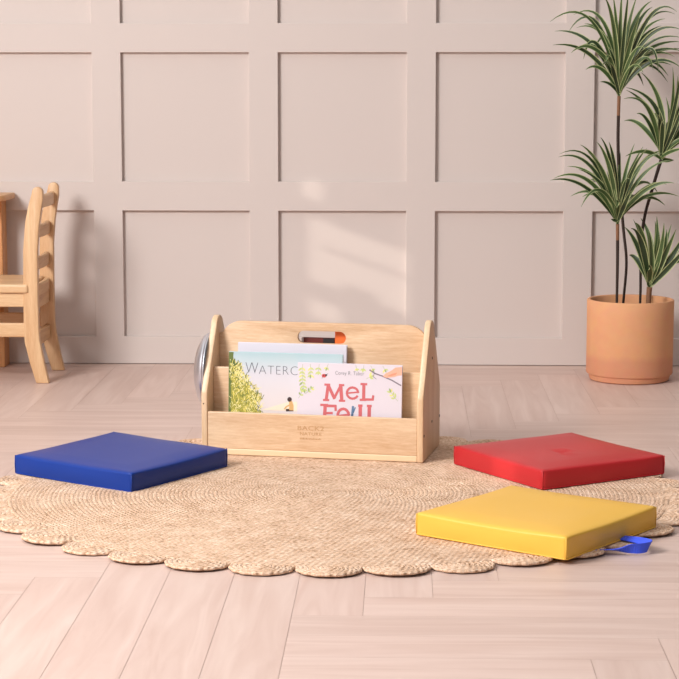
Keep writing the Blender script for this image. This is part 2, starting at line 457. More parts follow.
# ------------------------------------------------------------------ jute rug with scalloped edge
RX, RY = -0.138, 4.178
def build_rug():
    RM = 0.706
    nr = int(RM/RW)
    NA = 300
    prof = [(0.0, 0.0), (0.16, 0.7), (0.5, 1.0), (0.84, 0.7)]
    radii = []
    for k in range(nr):
        for f, hh in prof: radii.append(((k+f)*RW, 0.0078 + 0.0009*hh*(0.75+0.25*math.sin(k*2.3))))
    RE = nr*RW
    radii += [(RE, 0.0068), (RE+0.0012, 0.004), (RE+0.0006, 0.0002)]
    verts, faces = [], []
    verts.append((0, 0, 0.008))
    radii = radii[1:]
    for (r, z) in radii:
        for a in range(NA):
            t = 2*math.pi*a/NA
            wob = 0.0035*noise.noise((r*9*math.cos(t), r*9*math.sin(t), 3.3)) + 0.0011*math.sin(a*2.7+int(r/RW)*1.7)
            zz = z + (0.0009*noise.noise((r*30*math.cos(t), r*30*math.sin(t), 1.0)) if z > 0.005 else 0)
            rr = r+wob
            verts.append((rr*math.cos(t), rr*math.sin(t), max(zz, 0.0002)))
    for a in range(NA): faces.append((0, 1+a, 1+(a+1) % NA))
    for k in range(len(radii)-1):
        o0, o1 = 1+k*NA, 1+(k+1)*NA
        for a in range(NA):
            a2 = (a+1) % NA
            faces.append((o0+a, o1+a, o1+a2, o0+a2))
    me = bpy.data.meshes.new('round_rug'); me.from_pydata(verts, [], faces)
    rug = link('round_rug', me, M['jute'], None, (RX, RY, 0), smooth=True)
    rug.scale = (1.015, 0.945, 1.0)
    tag(rug, 'round natural braided jute rug with scalloped edge on pale herringbone floor', 'rug')
    # scallops: small coiled discs half under the main round
    rs = 0.0615; n = 36
    k_r = int(rs/RW)
    pr = []
    for k in range(k_r+1):
        for f, hh in ((0, 0.0), (0.2, 0.8), (0.5, 1.0), (0.8, 0.8)):
            r = (k+f)*RW
            if r < rs-0.003: pr.append((r, 0.0052+0.0016*hh))
    pr += [(rs-0.0022, 0.0062), (rs-0.0006, 0.0048), (rs, 0.003), (rs-0.0008, 0.0012), (rs-0.002, 0.0002)]
    me2 = None
    for i in range(n):
        ang = R(-89.6 + 360/n*i)
        if me2 is None:
            bm = bmesh.new(); NB = 72; rings = []
            for (r, z) in pr:
                if r < 1e-6: rings.append([bm.verts.new((0, 0, z))]); continue
                rings.append([bm.verts.new(((r+0.0011*math.sin(b*5.1))*math.cos(2*math.pi*b/NB), (r+0.0011*math.sin(b*5.1))*math.sin(2*math.pi*b/NB), z)) for b in range(NB)])
            for A, B in zip(rings[:-1], rings[1:]):
                for b in range(NB):
                    b2 = (b+1) % NB
                    if len(A) == 1: bm.faces.new((A[0], B[b], B[b2]))
                    else: bm.faces.new((A[b], B[b], B[b2], A[b2]))
            me2 = bpy.data.meshes.new('scallop'); bm.to_mesh(me2); bm.free()
            me2.materials.append(M['jute'])
            for p in me2.polygons: p.use_smooth = True
        o = bpy.data.objects.new('scallop', me2); col.objects.link(o); o.parent = rug
        jr = 0.7030 + 0.002*math.sin(i*3.7)
        tilt = 0.030 + 0.012*math.sin(i*2.3)      # the free edge curls up a little
        o.location = (jr*math.cos(ang), jr*math.sin(ang), 0.063*tilt)
        o.rotation_euler = (0, -tilt, ang)
        s = 1 + 0.02*math.sin(i*1.9); o.scale = (s, s, 1 + 0.12*math.sin(i*5.1))
build_rug()
ZR = 0.0092

# ------------------------------------------------------------------ floor cushions
def build_cushion(name, label, mat, cx, cy, a, seed, handle=False, dent=False, tilt=(0, 0)):
    S, t, rad = 0.344, 0.0455, 0.0055
    root = empty(name, (cx, cy, ZR), a); root.rotation_euler = (tilt[0], tilt[1], a)
    tag(root, label, 'cushion', 'vinyl floor cushions on the jute rug')
    bm = bmesh.new()
    bmesh.ops.create_cube(bm, size=1)
    bmesh.ops.subdivide_edges(bm, edges=bm.edges[:], cuts=35, use_grid_fill=True)
    rnd = random.Random(seed); ofs = Vector((seed*3.1, seed*1.7, 0))
    hx = S/2; 
    for v in bm.verts:
        # denser sampling near the edges
        q = Vector([math.copysign(abs(2*c)**0.75, c) for c in v.co])    # -1..1
        p = Vector((q.x*hx, q.y*hx, (q.z*0.5+0.5)*t))
        inner = Vector((max(-hx+rad, min(hx-rad, p.x)), max(-hx+rad, min(hx-rad, p.y)), max(0.0012, min(t-rad, p.z))))
        d = p-inner
        if d.length > 1e-9: p = inner + d.normalized()*min(d.length, rad)
        u, w = abs(p.x)/hx, abs(p.y)/hx
        # filling: crown on the top, bulge of the walls
        edge = (1-u**6)*(1-w**6)
        top = max(0, (p.z/t-0.55)/0.45)
        p.z += top*(0.0035*edge - 0.001)
        s = math.sin(math.pi*min(1, max(0, p.z/t)))
        wav = noise.noise(Vector((p.x*9, p.y*9, 0.3))+ofs)
        if u > 0.97: p.x += math.copysign(0.0025*s*(1-w**4) + 0.0022*wav*s, p.x)
        if w > 0.97: p.y += math.copysign(0.0025*s*(1-u**4) + 0.0022*wav*s, p.y)
        p.z += top*0.0016*noise.noise(Vector((p.x*7, p.y*7, 1.7))+ofs)
        # pulled-in sag of long edges midway
        p.z -= top*0.0022*(max(0, u-0.7)/0.3*(1-w**2) + max(0, w-0.7)/0.3*(1-u**2))
        if dent:
            # a short crease pressed into the top
            ax = (p.x-0.035)*0.93 - (p.y+0.016)*0.36; ay = (p.x-0.035)*0.36 + (p.y+0.016)*0.93
            g = math.exp(-(ax/0.040)**2)
            p.z += top*(-0.0045*g*math.exp(-((ay+0.004)/0.0075)**2) + 0.0045*g*math.exp(-((ay-0.010)/0.0075)**2))
        v.co = p
    o = bm_obj('cover', bm, mat, root, smooth=True)
    # sewn welt round the lower rim
    path = []
    c = 0.008
    for (sx, sy, a0) in ((1, 1, 0), (-1, 1, 90), (-1, -1, 180), (1, -1, 270)):
        path += [((hx-c)*sx + (c+0.0008)*math.cos(R(a0+k*22.5)), (hx-c)*sy + (c+0.0008)*math.sin(R(a0+k*22.5)), 0.0022) for k in range(5)]
    path.append(path[0])
    bm_obj('piping', bm_tube(path, 0.0016, 6, cap=False), mat, root, smooth=True)
    for sx in (1, -1):
        for sy in (1, -1):
            k = hx-0.0015
            pth = [(k*sx, k*sy, 0.002), (k*sx+0.0006*sx, k*sy+0.0006*sy, t*0.5), (k*sx, k*sy, t-0.003)]
            bm_obj('corner_seam', bm_tube(pth, 0.0016, 6), mat, root, smooth=True)
    if handle:
        pts = [(.166, -.062, .0060, 8), (.184, -.052, .0070, 12), (.200, -.046, .008, 18), (.214, -.040, .009, 35), (.228, -.032, .0115, 70),
               (.241, -.020, .0115, 86), (.248, -.006, .0120, 84), (.247, .007, .0125, 66), (.240, .017, .0135, 45), (.226, .025, .014, 30), (.206, .030, .014, 20), (.166, .036, .012, 8)]
        # smooth resample
        def cr(p0, p1, p2, p3, t):
            return [0.5*((2*b)+(-a_+c_)*t+(2*a_-5*b+4*c_-d_)*t*t+(-a_+3*b-3*c_+d_)*t**3) for a_, b, c_, d_ in zip(p0, p1, p2, p3)]
        sm = []
        for i in range(len(pts)-1):
            p0, p1, p2, p3 = pts[max(i-1, 0)], pts[i], pts[i+1], pts[min(i+2, len(pts)-1)]
            for k in range(4): sm.append(cr(p0, p1, p2, p3, k/4))
        sm.append(list(pts[-1]))
        bm = bmesh.new(); rows_ = []
        W = 0.0098
        for i, (x, y, z, tw) in enumerate(sm):
            a_, b_ = sm[max(i-1, 0)], sm[min(i+1, len(sm)-1)]
            tdir = Vector((b_[0]-a_[0], b_[1]-a_[1], b_[2]-a_[2])).normalized()
            side = tdir.cross(Vector((0, 0, 1))).normalized()
            wd = side*math.cos(R(tw)) + Vector((0, 0, 1))*math.sin(R(tw))
            nn = wd.cross(tdir).normalized()*0.0008
            cpt = Vector((x, y, z-ZR + 0.002 + 0.0*W)) ; 
            low = min((cpt+wd*W).z, (cpt-wd*W).z)
            if low < -ZR+0.0015: cpt.z += -ZR+0.0015-low
            rows_.append([bm.verts.new(cpt+wd*W+nn), bm.verts.new(cpt-wd*W+nn), bm.verts.new(cpt-wd*W-nn), bm.verts.new(cpt+wd*W-nn)])
        for A, B in zip(rows_[:-1], rows_[1:]):
            for k in range(4): bm.faces.new((A[k], A[(k+1) % 4], B[(k+1) % 4], B[k]))
        bm.faces.new(rows_[0]); bm.faces.new(rows_[-1][::-1])
        h = bm_obj('handle', bm, M['blue_strap'], root); h['label'] = 'bright blue webbing strap handle'
    return root
build_cushion('floor_cushion', 'square blue vinyl floor cushion at the left side of the jute rug', M['blue'], -0.6408, 4.3996, -0.56, 1, tilt=(R(0.5), R(0.9)))
build_cushion('floor_cushion', 'square red vinyl floor cushion with a crease in its top, behind the yellow one', M['red'], 0.3579, 4.4446, -0.999, 2, dent=True)
build_cushion('floor_cushion', 'square yellow vinyl floor cushion with a blue strap handle at its side', M['yellow'], 0.2676, 3.8125, -0.6269, 3, handle=True)

# ------------------------------------------------------------------ book caddy
CA = R(-10.3); CO = (0.0493, 4.505, ZR)
W_, D_ = 0.537, 0.24; MY = D_/2
def caddy_empty(name): return empty(name, CO, CA)
def build_caddy():
    root = caddy_empty('book_caddy')
    tag(root, 'pale maple plywood book caddy with cut-out handle and round mirror on its side', 'book caddy')
    z0 = 0.0
    T = 0.015
    # side profile (y, z): upright foot, sloping shoulders, rounded top
    top, rr = 0.3215, 0.033
    prof = [(0.0, z0), (D_, z0), (D_, 0.146), (D_-0.002, 0.154)]
    ra = arc(MY, top-rr, rr, 20, 160, 12)
    prof += ra + [(0.002, 0.154), (0.0, 0.146)]
    for xa in (-W_, -T):
        o = bm_obj('side_panel', bm_prism(prof, 'x', xa, xa+T, 0.0028, 3), [M['caddy_z']], root); autosmooth(o)
        if xa < -0.1: left = o
        else: right = o
    # bolts on the right panel
    for (y, z) in ((0.009, 0.062), (MY, 0.078), (MY, 0.231), (D_-0.008, 0.073)):
        bm = bm_lathe([(0, 0.0012), (0.0022, 0.0012), (0.0034, 0.0006), (0.0036, -0.001), (0, -0.001)], 16)
        bm_obj('bolt', bm, M['screw'], right, (0.0, y, z), (0, R(90), 0))
    bm = bm_lathe([(0, 0.0012), (0.0022, 0.0012), (0.0034, 0.0006), (0.0036, -0.001), (0, -0.001)], 16)
    bm_obj('bolt', bm, M['screw'], left, (-W_+0.006, -0.0002, 0.122), (R(90), 0, 0)).scale = (0.45, 0.45, 0.6)
    xl, xr = -W_+T, -T
    # base board
    bm_obj('base_board', bm_box((xl, 0.002, 0.0), (xr, D_-0.002, 0.0155), 0.0025, 2), M['ply_edge'], root)
    # centre panel with handle slot and round shoulders
    ct, cr_ = 0.3085, 0.052
    outl = [(xl, 0.0155), (xr, 0.0155), (xr, ct-0.031)]
    outl += arc(xr-0.046, ct-cr_, cr_, 25, 90, 8) + arc(xl+0.055, ct-cr_, cr_, 90, 150, 8) + [(xl, ct-0.031)]
    hz, hr, hxa, hxb = 0.2735, 0.0150, -0.3275, -0.2085
    hole = arc(hxb-hr, hz, hr, -90, 90, 10) + arc(hxa+hr, hz, hr, 90, 270, 10)
    o = bm_obj('centre_panel', bm_prism(outl, 'y', MY-0.0065, MY+0.0065, 0.0022, 2, holes=[hole]), [M['caddy']], root); autosmooth(o)
    # inner dividers (front and rear) and outer boards
    for s in (0, 1):
        f = (lambda y: y) if s == 0 else (lambda y: D_-y)
        ya, yb = sorted((f(0.056), f(0.066)))
        bm_obj('divider', bm_box((xl, ya, 0.0155), (xr, yb, 0.2035), 0.002, 2), M['caddy'], root)
        ya, yb = sorted((f(0.0025), f(0.0125)))
        fb = bm_obj('front_board' if s == 0 else 'rear_board', bm_box((xl, ya, 0.0155), (xr, yb, 0.1030), 0.002, 2), M['caddy'], root)
        if s == 0: front = fb
    # engraved logo
    def text_bm(txt, size, x, z, y, offset=0.0, sx=1.0, space=1.0):
        return text_mesh(txt, size, x, z, y, offset, sx, space)
    bm = bmesh.new()
    for txt, size, zz, sx, off in (('BACK2', 0.0150, 0.0665, 1.35, 0.0), ('NATURE', 0.0105, 0.0545, 1.25, 0.0)):
        text_mesh(txt, size, -0.270, zz, 0.0022, off, sx, 1.08, bm=bm, align='CENTER', depth=0.0002)
    rnd = random.Random(5)
    x = -0.296
    while x < -0.246:
        w = 0.0012+rnd.random()*0.0014; hh = 0.0028+rnd.random()*0.0016
        bm_box((x, 0.0019, 0.0445), (x+w, 0.0024, 0.0445+hh), bm=bm); x += w+0.0016
    bm_obj('engraved_logo', bm, M['engrave'], front)
    # dome mirror on the left side
    rm, hm = 0.098, 0.044
    pr = [(0, hm)]
    for k in range(1, 15):
        a = k/14*math.pi/2
        pr.append((rm*math.sin(a)*0.985, 0.004+(hm-0.004)*math.cos(a)**1.0))
    pr += [(rm, 0.004), (rm+0.002, 0.002), (rm+0.002, 0.0), (0, 0)]
    bm_obj('dome_mirror', bm_lathe(pr, 72), M['mirror'], root, (-W_, MY, 0.184), (0, R(-90), 0), smooth=True)
    return root

def text_mesh(txt, size, x, z, y, offset=0.0, sx=1.0, space=1.0, bm=None, align='LEFT', depth=0.0, rot=0.0, shear=0.0):
    """letters in the x-z plane facing -y, appended to bm"""
    cu = bpy.data.curves.new('t', 'FONT'); cu.body = txt; cu.size = size; cu.align_x = align
    cu.offset = offset; cu.space_character = space; cu.extrude = max(depth, 0.00008); cu.shear = shear; cu.resolution_u = 4
    ob = bpy.data.objects.new('t', cu); col.objects.link(ob)
    dg = bpy.context.evaluated_depsgraph_get(); dg.update()
    me = bpy.data.meshes.new_from_object(ob.evaluated_get(dg))
    col.objects.unlink(ob); bpy.data.objects.remove(ob); bpy.data.curves.remove(cu)
    c, s = math.cos(rot), math.sin(rot)
    for v in me.vertices:
        px_, pz_ = v.co.x*sx, v.co.y
        v.co = (x + px_*c - pz_*s, y - v.co.z, z + px_*s + pz_*c)
    own = bm is None
    bm = bm or bmesh.new()
    bm.from_mesh(me); bpy.data.meshes.remove(me)
    return bm

caddy = build_caddy()

# ------------------------------------------------------------------ books in the caddy
def place_book(name, label, xa, xb, y_bottom, thick, height, lean, mats_cover, rz=0.0, group='picture books in the caddy', cat='book'):
    """a book standing on the base board; its local frame: x along the caddy, -y the front cover, z up. lean (rad) tips the top back"""
    ca, sa = math.cos(CA), math.sin(CA)
    lx, ly, lz = xa, y_bottom, 0.0155
    loc = (CO[0]+lx*ca-ly*sa, CO[1]+lx*sa+ly*ca, CO[2]+lz+0.0004)
    root = empty(name, loc, CA)
    root.rotation_mode = 'XYZ'
    root.rotation_euler = (Matrix.Rotation(CA, 3, 'Z') @ Matrix.Rotation(-lean, 3, 'X')).to_euler()
    tag(root, label, cat, group)
    w = xb-xa; ct = 0.0014
    bm_obj('pages', bm_box((0.002, ct, 0.002), (w-0.003, thick-ct, height-0.003)), M['paper'], root)
    bm = bm_box((0, 0, 0), (w, ct, height), 0.0004, 1)
    bm_box((0, thick-ct, 0), (w, thick, height), 0.0004, 1, bm=bm)
    bm_box((0, ct, 0), (ct, thick-ct, height), bm=bm)
    cv_ = bm_obj('cover', bm, mats_cover, root)
    return root, w, cv_

def print_on(cover, bm, mats):
    """printed artwork becomes part of the cover's own mesh"""
    for f in bm.faces: f.material_index += len(cover.data.materials)
    tmp = bpy.data.meshes.new('tmp'); bm.to_mesh(tmp); bm.free()
    b2 = bmesh.new(); b2.from_mesh(cover.data); b2.from_mesh(tmp); b2.to_mesh(cover.data); b2.free()
    bpy.data.meshes.remove(tmp)
    for m in mats: cover.data.materials.append(m)

def flat(bm, pts, y=-0.0002, mi=0):
    f = bm.faces.new([bm.verts.new((p[0], y, p[1])) for p in pts]); f.material_index = mi

def leaf_shape(bm, x, z, ang, ln, wd, mi, y=-0.0002):
    c, s = math.cos(ang), math.sin(ang)
    pts = []
    for t, w in ((0, 0), (0.25, 0.8), (0.5, 1), (0.75, 0.7), (1, 0), (0.75, -0.7), (0.5, -1), (0.25, -0.8)):
        u, v = t*ln, w*wd/2
        pts.append((x+u*c-v*s, z+u*s+v*c))
    flat(bm, pts, y, mi)

def stroke(bm, pts, w, mi, y=-0.0002):
    for (a, b) in zip(pts[:-1], pts[1:]):
        d = Vector((b[0]-a[0], b[1]-a[1])); n = Vector((-d.y, d.x)).normalized()*w/2
        e = d.normalized()*w*0.3
        flat(bm, [(a[0]-e.x+n.x, a[1]-e.y+n.y), (a[0]-e.x-n.x, a[1]-e.y-n.y), (b[0]+e.x-n.x, b[1]+e.y-n.y), (b[0]+e.x+n.x, b[1]+e.y+n.y)], y, mi)

# picture book in front: coral hand-cut letters, sprigs of leaves
mel, mw, mel_c = place_book('picture_book', 'white picture book with coral hand-lettered title, frontmost in the caddy', -0.3075, -0.0560, 0.0165, 0.008, 0.2085, R(4.2), M['mel_cover'])
H = 0.2085
def slab_letter(bm, ch, x, z, s, w, mi, y=-0.0003):
    """hand-cut slab-serif letters, cap height s, advance w"""
    t = s*0.19; sf = s*0.13
    lay = [y]
    def nxt():
        lay[0] -= 0.000012; return lay[0]
    def st(pts, ww=t):
        for a_, b_ in zip(pts[:-1], pts[1:]): stroke(bm, [a_, b_], ww, mi, nxt())
    def ser(cx, cz, hw): flat(bm, [(cx-hw, cz-sf/2), (cx+hw, cz-sf/2), (cx+hw, cz+sf/2), (cx-hw, cz+sf/2)], nxt(), mi)
    if ch == 'M':
        st([(x+.16*w, z+.05*s), (x+.24*w, z+.95*s)]); st([(x+.24*w, z+.95*s), (x+.52*w, z+.18*s)], t*1.0); st([(x+.52*w, z+.18*s), (x+.80*w, z+.95*s)], t*.8); st([(x+.80*w, z+.95*s), (x+.86*w, z+.03*s)], t*1.1)
        ser(x+.16*w, z+.04*s, .14*w); ser(x+.87*w, z+.03*s, .14*w); ser(x+.2*w, z+.98*s, .13*w); ser(x+.84*w, z+.98*s, .12*w)
    elif ch == 'e':
        cx, cz, rx, rz_ = x+.5*w, z+.40*s, .40*w, .40*s
        pts = [(cx+rx*math.cos(R(a)), cz+rz_*math.sin(R(a))) for a in range(8, 330, 20)]
        st(pts, t*.85); st([(cx-rx*.95, cz-.02*s), (cx+rx*.98, cz+.08*s)], t*.6)
    elif ch == 'L':
        st([(x+.26*w, z+.05*s), (x+.26*w, z+.97*s)]); ser(x+.26*w, z+.98*s, .24*w); ser(x+.2*w, z+.05*s, .22*w); st([(x+.2*w, z+.07*s), (x+.92*w, z+.09*s)], t*.75); st([(x+.90*w, z+.07*s), (x+.93*w, z+.30*s)], t*.7)
    elif ch == 'F':
        st([(x+.26*w, z+.0*s), (x+.30*w, z+.97*s)]); st([(x+.24*w, z+.93*s), (x+.94*w, z+.93*s)], t*.8); st([(x+.92*w, z+.95*s), (x+.94*w, z+.70*s)], t*.7)
        st([(x+.28*w, z+.52*s), (x+.72*w, z+.54*s)], t*.7); ser(x+.24*w, z+.97*s, .24*w); ser(x+.27*w, z+.02*s, .24*w)
bm = bmesh.new()
zt = H-0.0850
slab_letter(bm, 'M', 0.0615, zt-0.004, 0.0390, 0.054, 0)
slab_letter(bm, 'e', 0.1165, zt+0.003, 0.0330, 0.034, 0)
slab_letter(bm, 'L', 0.1515, zt-0.001, 0.0400, 0.034, 0)
z2 = H-0.1410
slab_letter(bm, 'F', 0.0560, z2, 0.0430, 0.040, 0)
slab_letter(bm, 'e', 0.0950, z2+0.002, 0.0400, 0.034, 0)
slab_letter(bm, 'L', 0.1470, z2, 0.0440, 0.022, 0)
slab_letter(bm, 'L', 0.1680, z2, 0.0440, 0.024, 0)
stroke(bm, [(0.1300, z2+0.002), (0.1335, z2+0.020), (0.1350, z2+0.040)], 0.0055, 1)
stroke(bm, [(0.1360, z2+0.026), (0.1405, z2+0.038)], 0.0030, 1)
bm_obj('title_lettering', bm, [M['coral'], M['ink_blue']], mel)['label'] = 'coral slab-serif title letters'
bm = text_mesh('Corey R. Tabor', 0.0128, 0.0905, H-0.0265, -0.0003, -0.0002, 0.84, 1.02)
bm_obj('author_lettering', bm, M['ink_grey'], mel)
bm = bmesh.new()
rnd = random.Random(11)
def sprig(x, z, ang, n, ln, bend=0.0):
    a = ang
    for k in range(n):
        nx, nz = x+0.0085*math.cos(a), z+0.0085*math.sin(a)
        stroke(bm, [(x, z), (nx, nz)], 0.0007, 1)
        for sgn in (1, -1):
            leaf_shape(bm, nx, nz, a+sgn*(0.7+0.3*rnd.random()), ln*(0.8+0.4*rnd.random()), ln*0.42, rnd.choice((0, 0, 1, 2)), -0.00025-0.00002*k)
        x, z, a = nx, nz, a+bend
    leaf_shape(bm, x, z, a, ln, ln*0.42, rnd.choice((0, 1)), -0.0003)
sprig(0.012, H-0.004, R(-95), 7, 0.0110, 0.05)
sprig(0.030, H-0.003, R(-80), 3, 0.0100, -0.1)
sprig(0.052, H-0.003, R(-95), 2, 0.0100)
sprig(0.074, H-0.002, R(-110), 1, 0.0095)
sprig(0.003, H-0.085, R(60), 2, 0.0100, 0.1)
sprig(0.020, H-0.074, R(40), 2, 0.0095)
sprig(0.160, H-0.002, R(-100), 1, 0.010)
sprig(0.140, H-0.002, R(-75), 1, 0.008)
sprig(0.176, H-0.003, R(-60), 1, 0.009)
sprig(0.166, H-0.034, R(25), 1, 0.012)
sprig(0.242, H-0.084, R(135), 3, 0.011, -0.1)
sprig(0.205, H-0.003, R(-60), 1, 0.009)
# twig with a soft peach bloom of colour at its end
stroke(bm, [(0.174, H-0.013), (0.187, H-0.021), (0.206, H-0.027), (0.228, H-0.036), (0.2485, H-0.047)], 0.0030, 3, -0.00035)
stroke(bm, [(0.185, H-0.021), (0.182, H-0.028), (0.190, H-0.034)], 0.0012, 3, -0.00035)
flat(bm, [(0.2060, H-0.0270), (0.2110, H-0.0205), (0.2190, H-0.0165), (0.2270, H-0.0120), (0.2350, H-0.0055), (0.2505, H-0.0035), (0.2505, H-0.0230), (0.2420, H-0.0240), (0.2330, H-0.0275), (0.2230, H-0.0290), (0.2130, H-0.0300)], -0.0004, 4)
flat(bm, [(0.2150, H-0.0265), (0.2280, H-0.0200), (0.2400, H-0.0170), (0.2360, H-0.0225), (0.2240, H-0.0265)], -0.00045, 5)
# little red beetle above the title
flat(bm, [(0.0640+0.0048*math.cos(R(a))*1.15, H-0.0300+0.0044*math.sin(R(a))) for a in range(0, 360, 30)], -0.0004, 6)
flat(bm, [(0.0690+0.0026*math.cos(R(a)), H-0.0285+0.0026*math.sin(R(a))) for a in range(0, 360, 45)], -0.00045, 7)
stroke(bm, [(0.0700, H-0.0275), (0.0735, H-0.0245)], 0.0009, 7, -0.00045)
stroke(bm, [(0.0605, H-0.033), (0.0590, H-0.0365)], 0.0008, 7, -0.00045)
flat(bm, [(0.0630+0.0014*math.cos(R(a)), H-0.0295+0.0014*math.sin(R(a))) for a in range(0, 360, 60)], -0.00045, 7)
print_on(mel_c, bm, [M['leaf_ink_a'], M['leaf_ink_b'], M['leaf_ink_c'], M['twig_ink'], M['peach_ink'], M['peach_ink2'], M['ink_red'], M['ink_dark']])

# book with pale watercolour sky and yellow reeds
HW = 0.2275
wat, ww, wat_c = place_book('picture_book', 'picture book with pale blue sky and yellow-green reeds, partly behind the front book', -0.4795, -0.2010, 0.0300, 0.009, HW, R(3.2), M['sky_cover'])
bm = text_mesh('WATERCRESS', 0.0295, 0.0395, HW-0.0445, -0.0003, -0.0006, 1.0, 1.03)
# small capitals after the first letter
bm.free()
bm = text_mesh('W', 0.0400, 0.0405, HW-0.0510, -0.0003, -0.0009, 0.80)
text_mesh('ATERCRESS', 0.0315, 0.0735, HW-0.0520, -0.0003, -0.0008, 0.96, 1.08, bm=bm)
bm_obj('title_lettering', bm, M['ink_grey'], wat)
bm = bmesh.new()
rnd = random.Random(21)
def mass(z):   # right-hand outline of the reeds by height below the top
    t = HW-z
    if t < 0.020: return 0.012
    if t < 0.050: return 0.016+ (t-0.020)*0.45
    return min(0.076, 0.031+(t-0.050)*0.85)
edge = [(0.0004, 0.03)]
for k in range(0, 24):
    z = 0.03+(HW-0.0335)*k/23
    edge.append((mass(z)+rnd.uniform(-0.003, 0.003)-0.005, z))
edge.append((0.0004, HW-0.0005))
flat(bm, edge, -0.00015, 1)
flat(bm, [(0.0002, 0.03), (0.0060, 0.03), (0.0070, HW-0.06), (0.0120, HW-0.001), (0.0002, HW-0.001)], -0.0002, 0)
for k in range(760):
    z = 0.05+rnd.random()*(HW-0.075)
    mx_ = mass(z)
    x = 0.004+rnd.random()**0.8*(mx_+0.001)
    a = R(rnd.uniform(25, 155)); ln = rnd.uniform(0.006, 0.014); cv = rnd.uniform(-0.7, 0.7)
    p = [(x, z)]
    for j in range(3):
        p.append((p[-1][0]+ln/3*math.cos(a), p[-1][1]+ln/3*math.sin(a))); a += cv
    if any(q[0] < 0.0006 or q[1] > HW-0.001 for q in p): continue
    stroke(bm, p, rnd.uniform(0.0009, 0.0016), rnd.choice((0, 0, 1, 1, 2, 2, 2, 3, 3, 3)), -0.0002-0.0000003*k-0.00002)
for k in range(8):
    x = 0.006+k*0.0035; 
    leaf_shape(bm, x, HW-0.030-0.002*k, R(60+rnd.uniform(-25, 45)), 0.018, 0.004, rnd.choice((0, 1, 2, 3)), -0.0005)
# small seated figure by the water, sand at its feet
flat(bm, [(0.082, 0.090), (0.112, 0.100), (0.150, 0.112), (0.170, 0.112), (0.170, 0.090)], -0.00018, 4)
FX, FZ = 0.0235, -0.0115
def fp(x, z): return (x+FX, z+FZ)
flat(bm, [fp(0.1270+0.0056*math.cos(R(a)), 0.1290+0.0058*math.sin(R(a))) for a in range(0, 360, 30)], -0.0004, 5)
flat(bm, [fp(*p) for p in [(0.1255, 0.1245), (0.1330, 0.1255), (0.1370, 0.1150), (0.1370, 0.1030), (0.1260, 0.1030), (0.1265, 0.1140)]], -0.00035, 6)
stroke(bm, [fp(0.1290, 0.1170), fp(0.1190, 0.1110), fp(0.1150, 0.1060)], 0.0034, 6, -0.00042)
stroke(bm, [fp(0.1350, 0.1040), fp(0.1200, 0.1030)], 0.0060, 5, -0.0003)
print_on(wat_c, bm, [M['reed_dark'], M['reed_mid'], M['reed_yel'], M['reed_pale'], M['sand_ink'], M['ink_dark'], M['tan_ink']])

# white book in the slot behind
HV = 0.2440
whi, vw, whi_c = place_book('picture_book', 'plain white book standing tallest, behind the reed-covered book below the handle slot', -0.4700, -0.2020, 0.0775, 0.011, HV, R(3.4), M['white_cover'])
bm = bmesh.new()
for (x, w, hh, z) in ((0.1640, 0.0050, 0.0018, HV-0.0215), (0.1800, 0.0022, 0.0040, HV-0.0225), (0.1900, 0.0022, 0.0040, HV-0.0225), (0.2040, 0.0080, 0.0020, HV-0.0212)):
    bm_box((x, -0.0004, z-0.010), (x+w, 0.0002, z+hh-0.0042), bm=bm)
bm_obj('title_lettering', bm, M['ink_red'], whi)

# two books at the back, seen through the handle slot
rb, rw, rb_c = place_book('picture_book', 'dark red and black book behind the centre panel, seen through the handle slot', -0.3220, -0.2420, MY+0.0085, 0.012, 0.2535, R(2.5), M['rear_dark'])
bm = bm_box((0.052, -0.0006, 0.001), (rw-0.0002, 0.0, 0.2530))
bm_obj('cover_band', bm, M['rear_black'], rb)
bm_obj('spine_edge', bm_box((-0.0014, -0.0008, 0.001), (0.0035, 0.0, 0.2530)), M['white_cover'], rb)
ob_, ow, ob_c = place_book('picture_book', 'orange book at the right end of the handle slot, behind the centre panel', -0.2405, -0.1450, MY+0.0085, 0.014, 0.2700, R(2.0), M['orange'])

